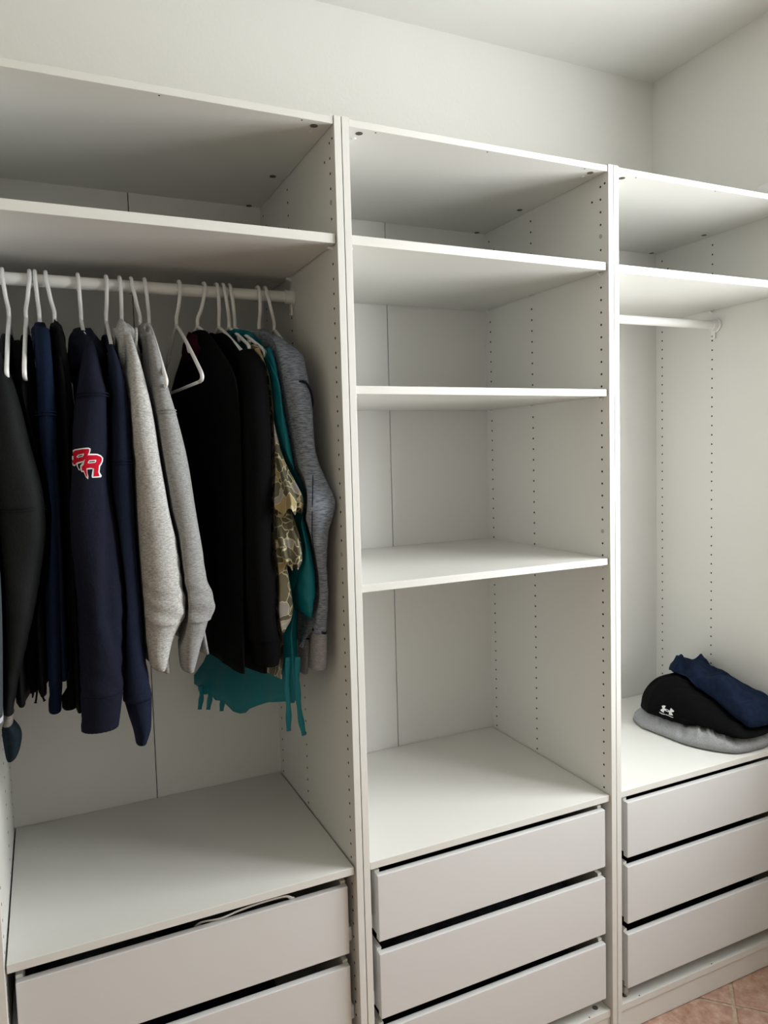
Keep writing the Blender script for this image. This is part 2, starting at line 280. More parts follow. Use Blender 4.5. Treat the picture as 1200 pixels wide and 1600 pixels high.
# something white fixed to the right wall just above the rightmost unit, cut by the frame
bm = bmesh.new(); b_box(bm, 1.470, XR, 0.0, 0.152, 2.362, 2.447, 0.012)
o = obj('wall_box', bm, M_plastic, None, 'auto'); tag(o, 'small white rounded box on the right wall above the rightmost wardrobe, cut by the frame', 'box')
SLEEVE = {
  'grey_jacket': [(-.7072,.1, 1.7447,.0051,.03), (-.7131,.07, 1.5506,.0084,.03), (-.7147,.055, 1.4308,.0126,.03), (-.7181,.05, 1.3102,.0137,.03), (-.7246,.05, 1.1658,.0132,.028)],
  'grey_jacket_cuff': [(-.7244,.05, 1.1683,.0132,.028), (-.7246,.05, 1.1547,.0127,.027)],
  'black_jacket': [(-.6895,.17, 1.8611,.0096,.03), (-.6839,.13, 1.815,.0178,.04), (-.6784,.11, 1.7454,.0272,.04), (-.6739,.105, 1.6709,.0356,.045), (-.6663,.1, 1.5873,.0452,.045), (-.6653,.1, 1.5132,.0471,.045), (-.6714,.1, 1.4443,.0426,.045), (-.68,.1, 1.3551,.0336,.045), (-.6894,.1, 1.2683,.0223,.04), (-.6976,.1, 1.2131,.0161,.035), (-.705,.1, 1.1501,.011,.03)],
  'black_jacket_band': [(-.7046,.1, 1.1526,.0113,.031), (-.7071,.1, 1.1324,.0099,.03)],
  'black_jacket_cuff': [(-.7076,.1, 1.1351,.0094,.028), (-.7023,.1, 1.1173,.0156,.03), (-.7009,.1, 1.1015,.0167,.03), (-.7022,.1, 1.0785,.0134,.028), (-.7048,.1, 1.0621,.0083,.022), (-.7074,.1, 1.0574,.0027,.015)],
  'black_hoodie_a': [(-.6497,.24, 1.8943,.0109,.03), (-.6393,.2, 1.8039,.0179,.035), (-.6331,.18, 1.6713,.0191,.04), (-.6412,.17, 1.4739,.0214,.04), (-.6553,.17, 1.3017,.0191,.04), (-.6621,.17, 1.2218,.0178,.035), (-.6648,.17, 1.1708,.0167,.03)],
  'blue_hoodie': [(-.603,.22, 1.9198,.0123,.03), (-.6032,.17, 1.8729,.0143,.035), (-.6037,.14, 1.7986,.0165,.04), (-.6058,.13, 1.7365,.0175,.04), (-.6061,.125, 1.6441,.0164,.04), (-.6075,.12, 1.5413,.0158,.04), (-.6142,.12, 1.3464,.0159,.04), (-.6205,.12, 1.194,.0154,.035)],
  'blue_hoodie_cuff': [(-.6186,.12, 1.1965,.0136,.034), (-.6195,.12, 1.1686,.0118,.033), (-.6212,.12, 1.1368,.0106,.03)],
  'black_hoodie_b': [(-.5713,.23, 1.9093,.01,.03), (-.5698,.19, 1.8569,.0123,.04), (-.5672,.17, 1.7756,.0146,.04), (-.5669,.16, 1.6695,.0183,.04), (-.5735,.16, 1.4697,.0221,.04), (-.5846,.16, 1.2676,.0203,.04), (-.5925,.16, 1.1288,.016,.035)],
  'navy_hoodie': [(-.5131,.22, 1.8965,.0108,.03), (-.5161,.17, 1.8559,.0148,.04), (-.5171,.135, 1.8123,.0213,.045), (-.5171,.12, 1.7784,.0273,.05), (-.5245,.105, 1.7193,.0319,.05), (-.5321,.095, 1.6031,.039,.05), (-.5295,.09, 1.4995,.0494,.05), (-.5257,.088, 1.4342,.0484,.05), (-.5226,.085, 1.3423,.0468,.048), (-.5278,.085, 1.2371,.0456,.045), (-.5344,.085, 1.1675,.0426,.042)],
  'navy_hoodie_cuff': [(-.5332,.085, 1.1686,.0414,.041), (-.5345,.085, 1.1555,.0395,.04), (-.5362,.085, 1.129,.0374,.038), (-.5388,.085, 1.0973,.0347,.036)],
  'navy_sweatshirt': [(-.4733,.18, 1.8853,.0061,.025), (-.4696,.14, 1.8335,.0129,.035), (-.4679,.12, 1.7499,.0178,.04), (-.4709,.11, 1.6664,.0197,.042), (-.4714,.11, 1.5672,.0216,.042), (-.4713,.11, 1.4777,.0224,.042), (-.4689,.11, 1.3289,.0232,.042), (-.4674,.11, 1.2537,.0233,.04), (-.4614,.11, 1.1357,.0275,.036)],
  'navy_sweatshirt_cuff': [(-.4599,.11, 1.1382,.0275,.035), (-.4571,.11, 1.103,.023,.034), (-.4543,.11, 1.0676,.0172,.03), (-.4576,.11, 1.0403,.0101,.024)],
  'light_hoodie': [(-.4344,.2, 1.9103,.008,.03), (-.4325,.155, 1.8563,.0115,.04), (-.4307,.13, 1.7999,.0173,.045), (-.4261,.115, 1.7163,.025,.05), (-.4216,.105, 1.6319,.0309,.05), (-.4153,.1, 1.5312,.035,.05), (-.4081,.1, 1.4739,.0397,.05), (-.4019,.1, 1.3794,.044,.05), (-.3976,.1, 1.3295,.0469,.048), (-.4025,.1, 1.2955,.0422,.045)],
  'light_hoodie_cuff': [(-.403,.1, 1.2997,.0403,.044), (-.4112,.1, 1.2691,.031,.04), (-.4153,.1, 1.2378,.0244,.036), (-.416,.1, 1.2117,.0186,.03), (-.4116,.1, 1.1944,.0081,.02)],
  'grey_sweatshirt': [(-.3907,.2, 1.912,.01,.03), (-.3897,.155, 1.8576,.0135,.04), (-.3831,.13, 1.7736,.0194,.045), (-.3752,.12, 1.7161,.0233,.048), (-.3608,.11, 1.5986,.0316,.05), (-.3479,.105, 1.469,.0325,.05), (-.3427,.105, 1.388,.0335,.05), (-.3363,.105, 1.3455,.0378,.048), (-.3353,.105, 1.3215,.0387,.047), (-.3394,.105, 1.2938,.0345,.045)],
  'grey_sweatshirt_cuff': [(-.3391,.105, 1.298,.0331,.044), (-.3433,.105, 1.269,.0277,.04), (-.349,.105, 1.2345,.0209,.036), (-.3543,.105, 1.1929,.0133,.03), (-.3508,.105, 1.181,.0067,.02)],
  'black_pullover': [(-.175,.19, 1.8857,.0146,.03), (-.1776,.145, 1.8337,.0251,.04), (-.1811,.12, 1.7458,.0313,.045), (-.1839,.115, 1.6544,.0318,.048), (-.1922,.112, 1.4668,.0304,.048), (-.1894,.11, 1.3653,.0321,.048), (-.1871,.11, 1.292,.0285,.045), (-.1807,.11, 1.2279,.0306,.042)],
  'black_pullover_cuff': [(-.179,.11, 1.2307,.0307,.041), (-.178,.11, 1.1981,.0301,.04), (-.1777,.11, 1.1713,.0241,.036)],
  'blouse': [(-.1468,.23, 1.9041,.0112,.02), (-.1472,.165, 1.8438,.0089,.02), (-.1474,.14, 1.7905,.0083,.022), (-.1463,.125, 1.7173,.0085,.025), (-.1395,.115, 1.6419,.0138,.03)],
  'ruffle1': [(-.1383,.115, 1.6534,.0114,.028), (-.1364,.11, 1.6229,.017,.036), (-.1298,.1, 1.5796,.0277,.048), (-.1235,.095, 1.5433,.0345,.058), (-.126,.095, 1.5188,.0289,.06)],
  'ruffle2': [(-.1307,.115, 1.5354,.0199,.03), (-.1293,.11, 1.4918,.0267,.04), (-.1256,.1, 1.4486,.0293,.05), (-.1239,.095, 1.4154,.0266,.055), (-.1263,.095, 1.3951,.0122,.055)],
  'sash': [(-.1424,.09, 1.4508,.0129,.012), (-.1442,.088, 1.4005,.0151,.013), (-.1437,.086, 1.328,.022,.013), (-.1451,.086, 1.2916,.025,.014), (-.1497,.086, 1.2673,.0213,.012), (-.1499,.086, 1.2439,.0086,.008)],
  'teal': [(-.1185,.21, 1.8947,.0073,.02), (-.1229,.16, 1.8438,.0063,.022), (-.1236,.14, 1.782,.0076,.024), (-.1157,.13, 1.6911,.0115,.028), (-.1067,.125, 1.6029,.0139,.034), (-.096,.12, 1.4993,.0167,.042), (-.0868,.118, 1.4289,.0205,.05), (-.0817,.115, 1.3616,.0229,.052), (-.0825,.115, 1.3166,.022,.052), (-.0821,.115, 1.2864,.0148,.048), (-.0743,.115, 1.2658,.0036,.03)],
  'teal_flap': [(-.0929,.17, 1.3548,.0138,.012), (-.0996,.165, 1.2792,.0193,.014), (-.1064,.16, 1.2039,.0216,.015), (-.1128,.155, 1.1596,.0263,.016), (-.1145,.155, 1.1135,.0215,.016), (-.1144,.155, 1.0747,.0167,.015), (-.1065,.155, 1.0546,.0067,.008)],
  'heather': [(-.1018,.22, 1.9224,.0202,.03), (-.0859,.17, 1.8755,.0328,.045), (-.0861,.145, 1.8356,.0315,.05), (-.0832,.13, 1.7961,.0295,.05), (-.0791,.12, 1.7458,.0257,.05), (-.0754,.105, 1.6518,.0218,.05), (-.0644,.09, 1.5844,.0321,.042), (-.0625,.068, 1.553,.0394,.034), (-.0615,.058, 1.5318,.042,.03), (-.062,.064, 1.504,.0354,.034), (-.0621,.078, 1.468,.0259,.038), (-.0567,.09, 1.3925,.0154,.04), (-.0502,.1, 1.3156,.0146,.04), (-.0555,.1, 1.2318,.0131,.035)],
  'heather_dark': [(-.102,.2, 1.8714,.0091,.02), (-.0979,.18, 1.8095,.0076,.025), (-.0932,.17, 1.749,.0067,.03), (-.0835,.165, 1.6528,.008,.03), (-.0732,.16, 1.568,.009,.03), (-.0644,.16, 1.4609,.0112,.03), (-.0611,.16, 1.3531,.0102,.03), (-.0639,.16, 1.2294,.0097,.025)],
  'heather_cuff': [(-.055,.1, 1.2348,.014,.034), (-.057,.1, 1.1881,.0161,.032), (-.06,.1, 1.146,.0167,.03)],
  'heather_far': [(-.0412,.33, 1.7594,.0243,.04), (-.0445,.3, 1.5625,.0241,.04), (-.0445,.27, 1.3686,.0168,.035), (-.0398,.25, 1.2404,.0147,.03), (-.0402,.25, 1.183,.0131,.028)],
  'heather_far_cuff': [(-.0401,.25, 1.1863,.0133,.027), (-.0416,.25, 1.142,.0116,.026), (-.0443,.25, 1.093,.0088,.024)],
}
BADGE = {
  'border': [(-.5653, 1.6613), (-.5586, 1.6651), (-.5441, 1.6672), (-.5343, 1.6676), (-.5304, 1.6655), (-.531, 1.6605), (-.533, 1.6555), (-.5291, 1.6557), (-.5184, 1.655), (-.5112, 1.6516), (-.5074, 1.6463), (-.5083, 1.64), (-.511, 1.6343), (-.5141, 1.6307), (-.5162, 1.6193), (-.5121, 1.6112), (-.514, 1.6087), (-.5305, 1.6083), (-.5317, 1.6113), (-.5287, 1.6256), (-.5389, 1.6249), (-.5391, 1.619), (-.5376, 1.6106), (-.5386, 1.6059), (-.5423, 1.6104), (-.5459, 1.6201), (-.5495, 1.6205), (-.5514, 1.6255), (-.551, 1.6334), (-.5472, 1.6362), (-.5465, 1.6391), (-.5557, 1.636), (-.555, 1.63), (-.5516, 1.6232), (-.5542, 1.6246), (-.5574, 1.6332), (-.5576, 1.6367), (-.5603, 1.6322), (-.5661, 1.6343), (-.5664, 1.6438), (-.5643, 1.6458), (-.5639, 1.6541), (-.5656, 1.658)],
  'letter1': [(-.5632, 1.66), (-.5578, 1.6628), (-.5442, 1.6648), (-.535, 1.6652), (-.5328, 1.6637), (-.5338, 1.6585), (-.5365, 1.6531), (-.5392, 1.6482), (-.5428, 1.6444), (-.5453, 1.6419), (-.5561, 1.6392), (-.5602, 1.6348), (-.5644, 1.636), (-.5641, 1.6432), (-.562, 1.6452), (-.5616, 1.654), (-.563, 1.6577)],
  'letter2': [(-.5366, 1.6527), (-.5195, 1.6525), (-.5125, 1.6496), (-.5097, 1.6456), (-.5105, 1.6406), (-.5132, 1.6354), (-.5166, 1.6317), (-.5188, 1.6188), (-.5166, 1.6111), (-.5279, 1.6107), (-.5259, 1.6263), (-.5325, 1.628), (-.5403, 1.6272), (-.5399, 1.6191), (-.5387, 1.6086), (-.542, 1.6127), (-.545, 1.623), (-.5487, 1.6231), (-.5488, 1.6308), (-.5449, 1.6347), (-.5435, 1.64), (-.5413, 1.6462)],
  'ring1': [(-.5565, 1.6508), (-.5536, 1.654), (-.5432, 1.6563), (-.5438, 1.6527), (-.5461, 1.65), (-.5558, 1.6483)],
  'hole1': [(-.5543, 1.6505), (-.5527, 1.6524), (-.5453, 1.6542), (-.5458, 1.653), (-.547, 1.6516), (-.5541, 1.6502)],
  'ring2': [(-.5373, 1.6393), (-.5342, 1.6427), (-.5213, 1.6433), (-.5217, 1.6396), (-.5239, 1.6378), (-.5367, 1.6367)],
  'hole2': [(-.5354, 1.6392), (-.5334, 1.6408), (-.5234, 1.6415), (-.5236, 1.64), (-.5246, 1.6393), (-.5348, 1.6385)],
}
EMBLEM = {'left': ([(.9643,.05,.895), (.9722,.05,.8953), (.9815,.05,.8919), (.9797,.05,.889), (.9762,.05,.8839), (.9777,.05,.8833), (.9866,.05,.8799), (.9946,.05,.8754), (1.0006,.05,.8717), (.9998,.05,.8753), (1.0044,.05,.8807), (1.0106,.05,.8753), (1.0182,.05,.8675), (1.0137,.05,.8656), (1.0046,.05,.8667), (1.0096,.05,.8614), (1.0129,.05,.8547), (1.0036,.05,.8571), (.9951,.05,.8602), (.9961,.05,.8683), (.9896,.05,.8706), (.9807,.05,.8752), (.9742,.05,.8782), (.9732,.05,.8705), (.9658,.05,.8744), (.9577,.05,.8819), (.9619,.05,.8845), (.9683,.05,.8857), (.9653,.05,.8903)], (.76,.7277,-.3631)), 'gap': ([(.9812,.05,.8778), (.9836,.05,.8789), (.9906,.05,.8761), (.9934,.05,.8737), (.9926,.05,.872), (.9876,.05,.874)], (.76,.7277,-.3631)), 'word1': ([(.9535,.05,.877), (.9609,.05,.8719), (.9702,.05,.868), (.9787,.05,.8654), (.9785,.05,.8631), (.9697,.05,.8654), (.9609,.05,.8697), (.9535,.05,.8744)], (.76,.7277,-.3631)), 'word2': ([(.9807,.05,.8643), (.9886,.05,.8613), (.9946,.05,.858), (1.0041,.05,.8529), (1.0137,.05,.8485), (1.0142,.05,.8467), (1.0046,.05,.8505), (.9946,.05,.8561), (.9866,.05,.8598), (.9807,.05,.8624)], (.76,.7277,-.3631))}
SEAM_HEATHER = [(-.0679,.059, 1.6352), (-.0732,.049, 1.5856), (-.0826,.029, 1.5442), (-.0841,.031, 1.5019), (-.0822,.042, 1.4653), (-.0805,.049, 1.4214)]

# ------------------------------------------------------------------ fabrics
def fabric(c1, c2, scale, cs, bumpk=0.35, cb=300):
    def f(nt, b):
        n = noisy(nt, scale, 4, cs, 0.65); c = ramp(nt, n, [(0.36, c1), (0.64, c2)])
        nt.links.new(c, b.inputs['Base Color']); bump(nt, b, noisy(nt, cb, 2, (1, 1, 0.6)), bumpk, 0.0015)
    return f
def cloth_mat(name, c1, c2, scale=300, cs=(1,1,1), rough=0.95, sheen=0.0, spec=0.08, bumpk=0.35):
    return mat(name, c1, rough, spec, fabric(c1, c2, scale, cs, bumpk), sheen)
F_black = cloth_mat('black_fleece', (0.0025, 0.0025, 0.003), (0.005, 0.005, 0.0055))
F_black2 = cloth_mat('black_nylon', (0.003, 0.0038, 0.0038), (0.0055, 0.0065, 0.0065), rough=0.7, spec=0.15)
F_cuffdark = cloth_mat('dark_teal_black_knit', (0.008, 0.014, 0.018), (0.012, 0.02, 0.026))
F_band = cloth_mat('grey_brown_band', (0.14, 0.125, 0.11), (0.2, 0.18, 0.16))
F_slate = cloth_mat('slate_grey_shell', (0.045, 0.055, 0.06), (0.06, 0.07, 0.076), rough=0.6)
F_pale = cloth_mat('pale_knit', (0.42, 0.44, 0.47), (0.55, 0.57, 0.6))
F_blue = cloth_mat('deep_blue_fleece', (0.005, 0.009, 0.024), (0.007, 0.013, 0.033))
F_navy = cloth_mat('navy_fleece', (0.0075, 0.0088, 0.017), (0.0115, 0.0132, 0.0245))
F_navy2 = cloth_mat('navy_jersey', (0.009, 0.0125, 0.026), (0.013, 0.017, 0.034))
F_light = cloth_mat('light_heather_fleece', (0.30, 0.295, 0.28), (0.55, 0.545, 0.53), 140, (1, 1, 3.2))
F_grey = cloth_mat('mid_heather_jersey', (0.20, 0.20, 0.195), (0.34, 0.34, 0.335), 160, (0.8, 0.8, 3.5))
F_maroon = cloth_mat('maroon_knit', (0.030, 0.005, 0.010), (0.045, 0.008, 0.015))
F_teal = mat('teal_satin', (0.0, 0.150, 0.185), 0.5, 0.35, lambda nt, b: bump(nt, b, noisy(nt, 40, 3), 0.15, 0.002))
F_heather = cloth_mat('blue_heather_knit', (0.095, 0.11, 0.145), (0.33, 0.365, 0.42), 80, (0.8, 0.8, 7.0))
F_heather2 = cloth_mat('grey_heather_knit', (0.24, 0.24, 0.245), (0.38, 0.38, 0.385), 120, (0.9, 0.9, 4.0))
F_stitch = cloth_mat('dark_blue_stitching', (0.012, 0.014, 0.03), (0.02, 0.022, 0.045))
F_sweat = cloth_mat('folded_grey_jersey', (0.26, 0.265, 0.275), (0.36, 0.365, 0.375), 220, (1, 1, 2))
F_navyfold = cloth_mat('folded_navy_jersey', (0.007, 0.013, 0.032), (0.012, 0.021, 0.047), 60)
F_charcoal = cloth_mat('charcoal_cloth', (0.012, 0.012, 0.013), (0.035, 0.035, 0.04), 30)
F_red = cloth_mat('red_felt', (0.42, 0.006, 0.02), (0.5, 0.010, 0.03), bumpk=0.1)
F_white = cloth_mat('white_thread', (0.75, 0.75, 0.74), (0.82, 0.82, 0.81), bumpk=0.1)
def floral(nt, b):
    L = nt.links; co = coords(nt)
    wn = nd(nt, 'ShaderNodeTexNoise'); wn.inputs['Scale'].default_value = 11; wn.inputs['Detail'].default_value = 3; L.new(co, wn.inputs['Vector'])
    ad = nd(nt, 'ShaderNodeVectorMath', operation='MULTIPLY_ADD'); ad.inputs[1].default_value = (0.13,)*3; L.new(wn.outputs['Color'], ad.inputs[0]); L.new(co, ad.inputs[2])
    v = nd(nt, 'ShaderNodeTexVoronoi'); v.inputs['Scale'].default_value = 34; L.new(ad.outputs[0], v.inputs['Vector'])
    e = nd(nt, 'ShaderNodeTexVoronoi', feature='DISTANCE_TO_EDGE'); e.inputs['Scale'].default_value = 34; L.new(ad.outputs[0], e.inputs['Vector'])
    se = nd(nt, 'ShaderNodeSeparateColor'); L.new(v.outputs['Color'], se.inputs[0])
    base = ramp(nt, se.outputs[0], [(0.0, (0.105, 0.098, 0.062)), (0.47, (0.12, 0.11, 0.072)), (0.50, (0.27, 0.25, 0.225)), (0.76, (0.31, 0.285, 0.26)), (0.79, (0.40, 0.31, 0.15)), (0.86, (0.34, 0.26, 0.12)), (0.90, (0.10, 0.095, 0.06))])
    ln = ramp(nt, e.outputs['Distance'], [(0.0, (1,1,1)), (0.03, (1,1,1)), (0.045, (0,0,0))])
    mx = nd(nt, 'ShaderNodeMix', data_type='RGBA'); L.new(ln, mx.inputs[0]); L.new(base, mx.inputs[6]); mx.inputs[7].default_value = (0.52, 0.47, 0.30, 1)
    L.new(mx.outputs[2], b.inputs['Base Color'])
F_floral = mat('olive_leaf_print', (0.1, 0.09, 0.05), 0.75, 0.2, floral)

# ------------------------------------------------------------------ cloth builders
def cat(rows, n):
    """Catmull-Rom resampling of rows of numbers"""
    R = [rows[0]] + list(rows) + [rows[-1]]; out = []; k = len(rows)-1
    for i in range(n+1):
        s = i/n*k; j = min(int(s), k-1); t = s-j; a, b, c, d = R[j:j+4]
        out.append([0.5*(2*q + (r-p)*t + (2*p-5*q+4*r-u)*t*t + (3*q-p-3*r+u)*t**3) for p, q, r, u in zip(a, b, c, d)])
    return out
def skin_rings(bm, rings, cap0=True, cap1=True):
    V = [[bm.verts.new(p) for p in r] for r in rings]; n = len(V[0])
    for a, b in zip(V, V[1:]):
        for k in range(n): bm.faces.new((a[k], a[(k+1)%n], b[(k+1)%n], b[k]))
    for r, on in ((V[0], cap0), (V[-1], cap1)):
        if on == 'flat':                                     # strips across the ring, so that a curved hem closes along its own curve
            bm.faces.new((r[0], r[1], r[n-1])); bm.faces.new((r[n//2], r[n//2+1], r[n//2-1]))
            for k in range(1, n//2-1): bm.faces.new((r[k], r[k+1], r[n-k-1], r[n-k]))
        elif on:
            c = bm.verts.new(sum((v.co for v in r), Vector())/n)
            for k in range(n): bm.faces.new((r[k], r[(k+1)%n], c))
def fold(p, seed, fx=9.0, fz=2.4):
    return noise.noise(Vector((p.x*fx+seed, p.y*fx-seed*1.7, p.z*fz+seed*0.6))) + 0.45*noise.noise(Vector((p.x*fx*2.3+seed*2, p.y*fx*2.3, p.z*fz*2.6-seed))) + 0.55*(0.45-1.6*abs(noise.noise(Vector((p.x*fx*0.8+seed*3, p.y*fx*0.8, p.z*fz*0.8+p.x*5+seed)))))
def sleeve_bm(rows, seed, amp=0.006, n=30, per=7, rib=0.0, dx=None, wrinkle=0.0):
    """hanging sleeve: rows (x, y, z, half width, half depth) from shoulder to cuff"""
    bm = bmesh.new(); R = cat(rows, max(10, per*(len(rows)-1))); rings = []; N = len(R)-1
    for i, (x, y, z, hx, hy) in enumerate(R):
        hx = max(hx, 0.002); hy = max(hy, 0.002)
        ring = []
        for k in range(n):
            a = 2*math.pi*k/n; ca, sa = math.cos(a), math.sin(a)
            ex = math.copysign(abs(ca)**0.9, ca); ey = math.copysign(abs(sa)**0.9, sa)
            p = Vector((x+hx*ex, y+hy*ey, z)); nrm = Vector((ca*hy, sa*hx, 0)).normalized()
            d = amp*fold(p, seed)*min(1, hx/0.02)
            if wrinkle: d += wrinkle*max(0, (i/N-0.55)/0.45)*math.sin(z*150 + 3*a + 4*fold(p, seed+3))*min(1, hx/0.025)
            if rib: d += rib*math.cos(k*math.pi)
            if dx: p = dx(p)
            ring.append(p + nrm*d)
        rings.append(ring)
    skin_rings(bm, rings); return bm
def body_bm(xn, xf, zhem, t, seed, hn=None, hf=None, amp=0.007, hem=None, top=1.962, Lmax=0.212, yc=0.311, flare=0.0, thin_top=True):
    """body of a garment on its hanger: near edge at xn, far edge at xf (world X), from the neck down to the hem"""
    hn = xn if hn is None else hn; hf = xf if hf is None else hf
    prof = [(top, 0.030, 0.8), (top-0.010, 0.055, 0.95), (top-0.035, 0.095, 1.0), (top-0.07, 0.14, 1.0), (top-0.105, 0.178, 1.0), (top-0.14, 0.203, 1.0), (top-0.21, Lmax, 0.9), (top-0.40, Lmax+0.003, 1.0), ((top-0.4+zhem)/2, Lmax+0.006, 1.0), (zhem, Lmax+0.008+flare, 0.95)]
    R = cat(prof, 60); n = 60; rings = []; bm = bmesh.new()
    for z, L, tk in R:
        s = max(0.0, min(1.0, (1.80-z)/(1.80-zhem))); ring = []
        for k in range(n):
            a = 2*math.pi*k/n; c, q = math.cos(a), math.sin(a)
            u = c*L/0.22                     # -1 near ... +1 far
            a0 = xn + (xf-xn)*(u+1)/2; a1 = hn + (hf-hn)*(u+1)/2
            zz = z
            if hem and s > 0.6: zz = z + (s-0.6)/0.4*hem((u+1)/2)
            p = Vector((a0*(1-s)+a1*s, yc + c*L, zz))
            wob = amp*fold(Vector((0, p.y*1.2, p.z)), seed, 11.0, 1.6)*min(1, max(0, (top-0.03-z)/0.2))
            p.x += wob + t/2*tk*math.copysign(abs(q)**0.75, q)*(1+0.25*fold(p, seed+5))
            ring.append(p)
        rings.append(ring)
    skin_rings(bm, rings, False, 'flat'); return bm
def blob_bm(c, r, seed, amp=0.22, sub=4, fz=1.0):
    bm = bmesh.new(); bmesh.ops.create_icosphere(bm, subdivisions=sub, radius=1.0)
    for v in bm.verts:
        q = v.co.copy(); d = 1 + amp*(noise.noise(q*1.6 + Vector((seed, 0, 0))) + 0.6*noise.noise(Vector((q.x*3.4, q.y*3.4, q.z*3.4*fz)) + Vector((0, seed, 0))))
        v.co = Vector((c[0]+q.x*d*r[0], c[1]+q.y*d*r[1], c[2]+q.z*d*r[2]))
    return bm
def mirror(rows, xmid_n, xmid_f, yc=0.311):
    """far sleeve: the near one carried to the far edge of the garment"""
    return [(x*0.35 + xmid_n*0.65 + (xmid_f-xmid_n), min(2*yc - y, 0.505), z, h*0.30, d*0.8) for x, y, z, h, d in rows]

# clothes on a rail press against each other: each new garment gives way to the ones already hung on its left
GY0, GZ0, GS, GNY, GNZ = 0.0, 0.88, 0.01, 62, 120
REACH = [[-0.7312]*GNZ for _ in range(GNY)]
def reach(y, z):
    fy = min(max((y-GY0)/GS, 0), GNY-1.001); fz = min(max((z-GZ0)/GS, 0), GNZ-1.001); i, j = int(fy), int(fz); a, b = fy-i, fz-j
    return (REACH[i][j]*(1-a)+REACH[i+1][j]*a)*(1-b) + (REACH[i][j+1]*(1-a)+REACH[i+1][j+1]*a)*b
def descend(o):
    for c in o.children:
        yield c; yield from descend(c)
def press(G, move=True, lim=-0.0195, soft=0.010):
    global REACH
    new = [row[:] for row in REACH]
    for o in descend(G):
        if o.type != 'MESH': continue
        off = parent_loc(o); me = o.data; P_ = []
        for v in me.vertices:
            p = v.co + off
            if move:
                r = reach(p.y, p.z) + 0.0022; t = r + 0.004
                if p.x < t: p.x = r + 0.004*max(0.0, (p.x-(r-0.08))/0.084)
                if p.x > lim-soft: p.x = lim - soft*math.exp(-(p.x-lim+soft)/soft)
                v.co = p - off
            P_.append(p)
        for f in me.polygons:
            q = [P_[i] for i in f.vertices]; c = sum(q, Vector())/len(q); q.append(c)
            for k in range(len(q)-1): q.append((q[k]+q[(k+1) % (len(q)-1)])/2)
            for p in q:
                i, j = int((p.y-GY0)/GS), int((p.z-GZ0)/GS)
                if 0 <= i < GNY-1 and 0 <= j < GNZ-1:
                    for a in (i, i+1):
                        for b in (j, j+1):
                            if p.x > new[a][b]: new[a][b] = p.x
        me.update()
    for _ in range(4):                                       # a layer behind follows the edge of the one before it softly
        old = [row[:] for row in new]
        for i in range(1, GNY-1):
            for j in range(1, GNZ-1):
                new[i][j] = max(old[i][j], old[i-1][j]-.005, old[i+1][j]-.005, old[i][j+1]-.003, old[i][j-1]-.005)
    REACH = new

GARMENTS = 'clothes on hangers on the left rail'
def garment(name, label, cat_, fm, xn, xf, zhem, t, key, seed, hood=None, neck=None, cuffm=None, sm=None, amp=0.006, hn=None, hf=None, wrinkle=0.0, hem=None, far=True, top=1.946, rib=0.0009, flare=0.0, body_amp=0.007, seam=None, done=True, dx=None):
    xm = (xn+xf)/2 if neck is None else neck
    G = empty(name, (xm, 0.311, zhem), label, cat_, GARMENTS)
    part('body', body_bm(xn, xf, zhem, t, seed, hn, hf, hem=hem, top=top, flare=flare, amp=body_amp), fm, G, True)
    rows = SLEEVE[key]; s = part('sleeve', sleeve_bm(rows, seed+1, amp, wrinkle=wrinkle, dx=dx, n=44, per=9), sm or fm, G, True)
    ck = key + '_cuff'
    if ck in SLEEVE: part('cuff', sleeve_bm(SLEEVE[ck], seed+2, 0.003, n=56, per=6, rib=rib), cuffm or sm or fm, s, True)
    if seam is not None:
        R = cat(rows, 60); r = min(R, key=lambda q: abs(q[2]-seam)); bm = bmesh.new()
        for dz, off in ((0.0, 0.0035), (0.006, 0.0032)):
            pts = [(r[0]+(r[3]+off)*math.cos(a), r[1]+(r[4]+off)*math.sin(a), r[2]+dz) for a in [math.pi+math.pi*k/16 for k in range(17)]]
            b_tube(bm, pts, 0.0013, 6)
        part('shoulder_seam', bm, sm or fm, s, True)
    if far:
        fr = mirror(rows, rows[-1][0] if False else xn, xf); f = part('sleeve', sleeve_bm(fr, seed+7, amp, n=20, per=4), sm or fm, G, True)
        if ck in SLEEVE: part('cuff', sleeve_bm(mirror(SLEEVE[ck], xn, xf), seed+8, 0.003, n=24, per=3), cuffm or sm or fm, f, True)
    if hood:
        for c, r in hood: part('hood', blob_bm(c, r, seed+4, 0.25, 4, 0.5), fm, G, True)
    if done: press(G)
    return G, s

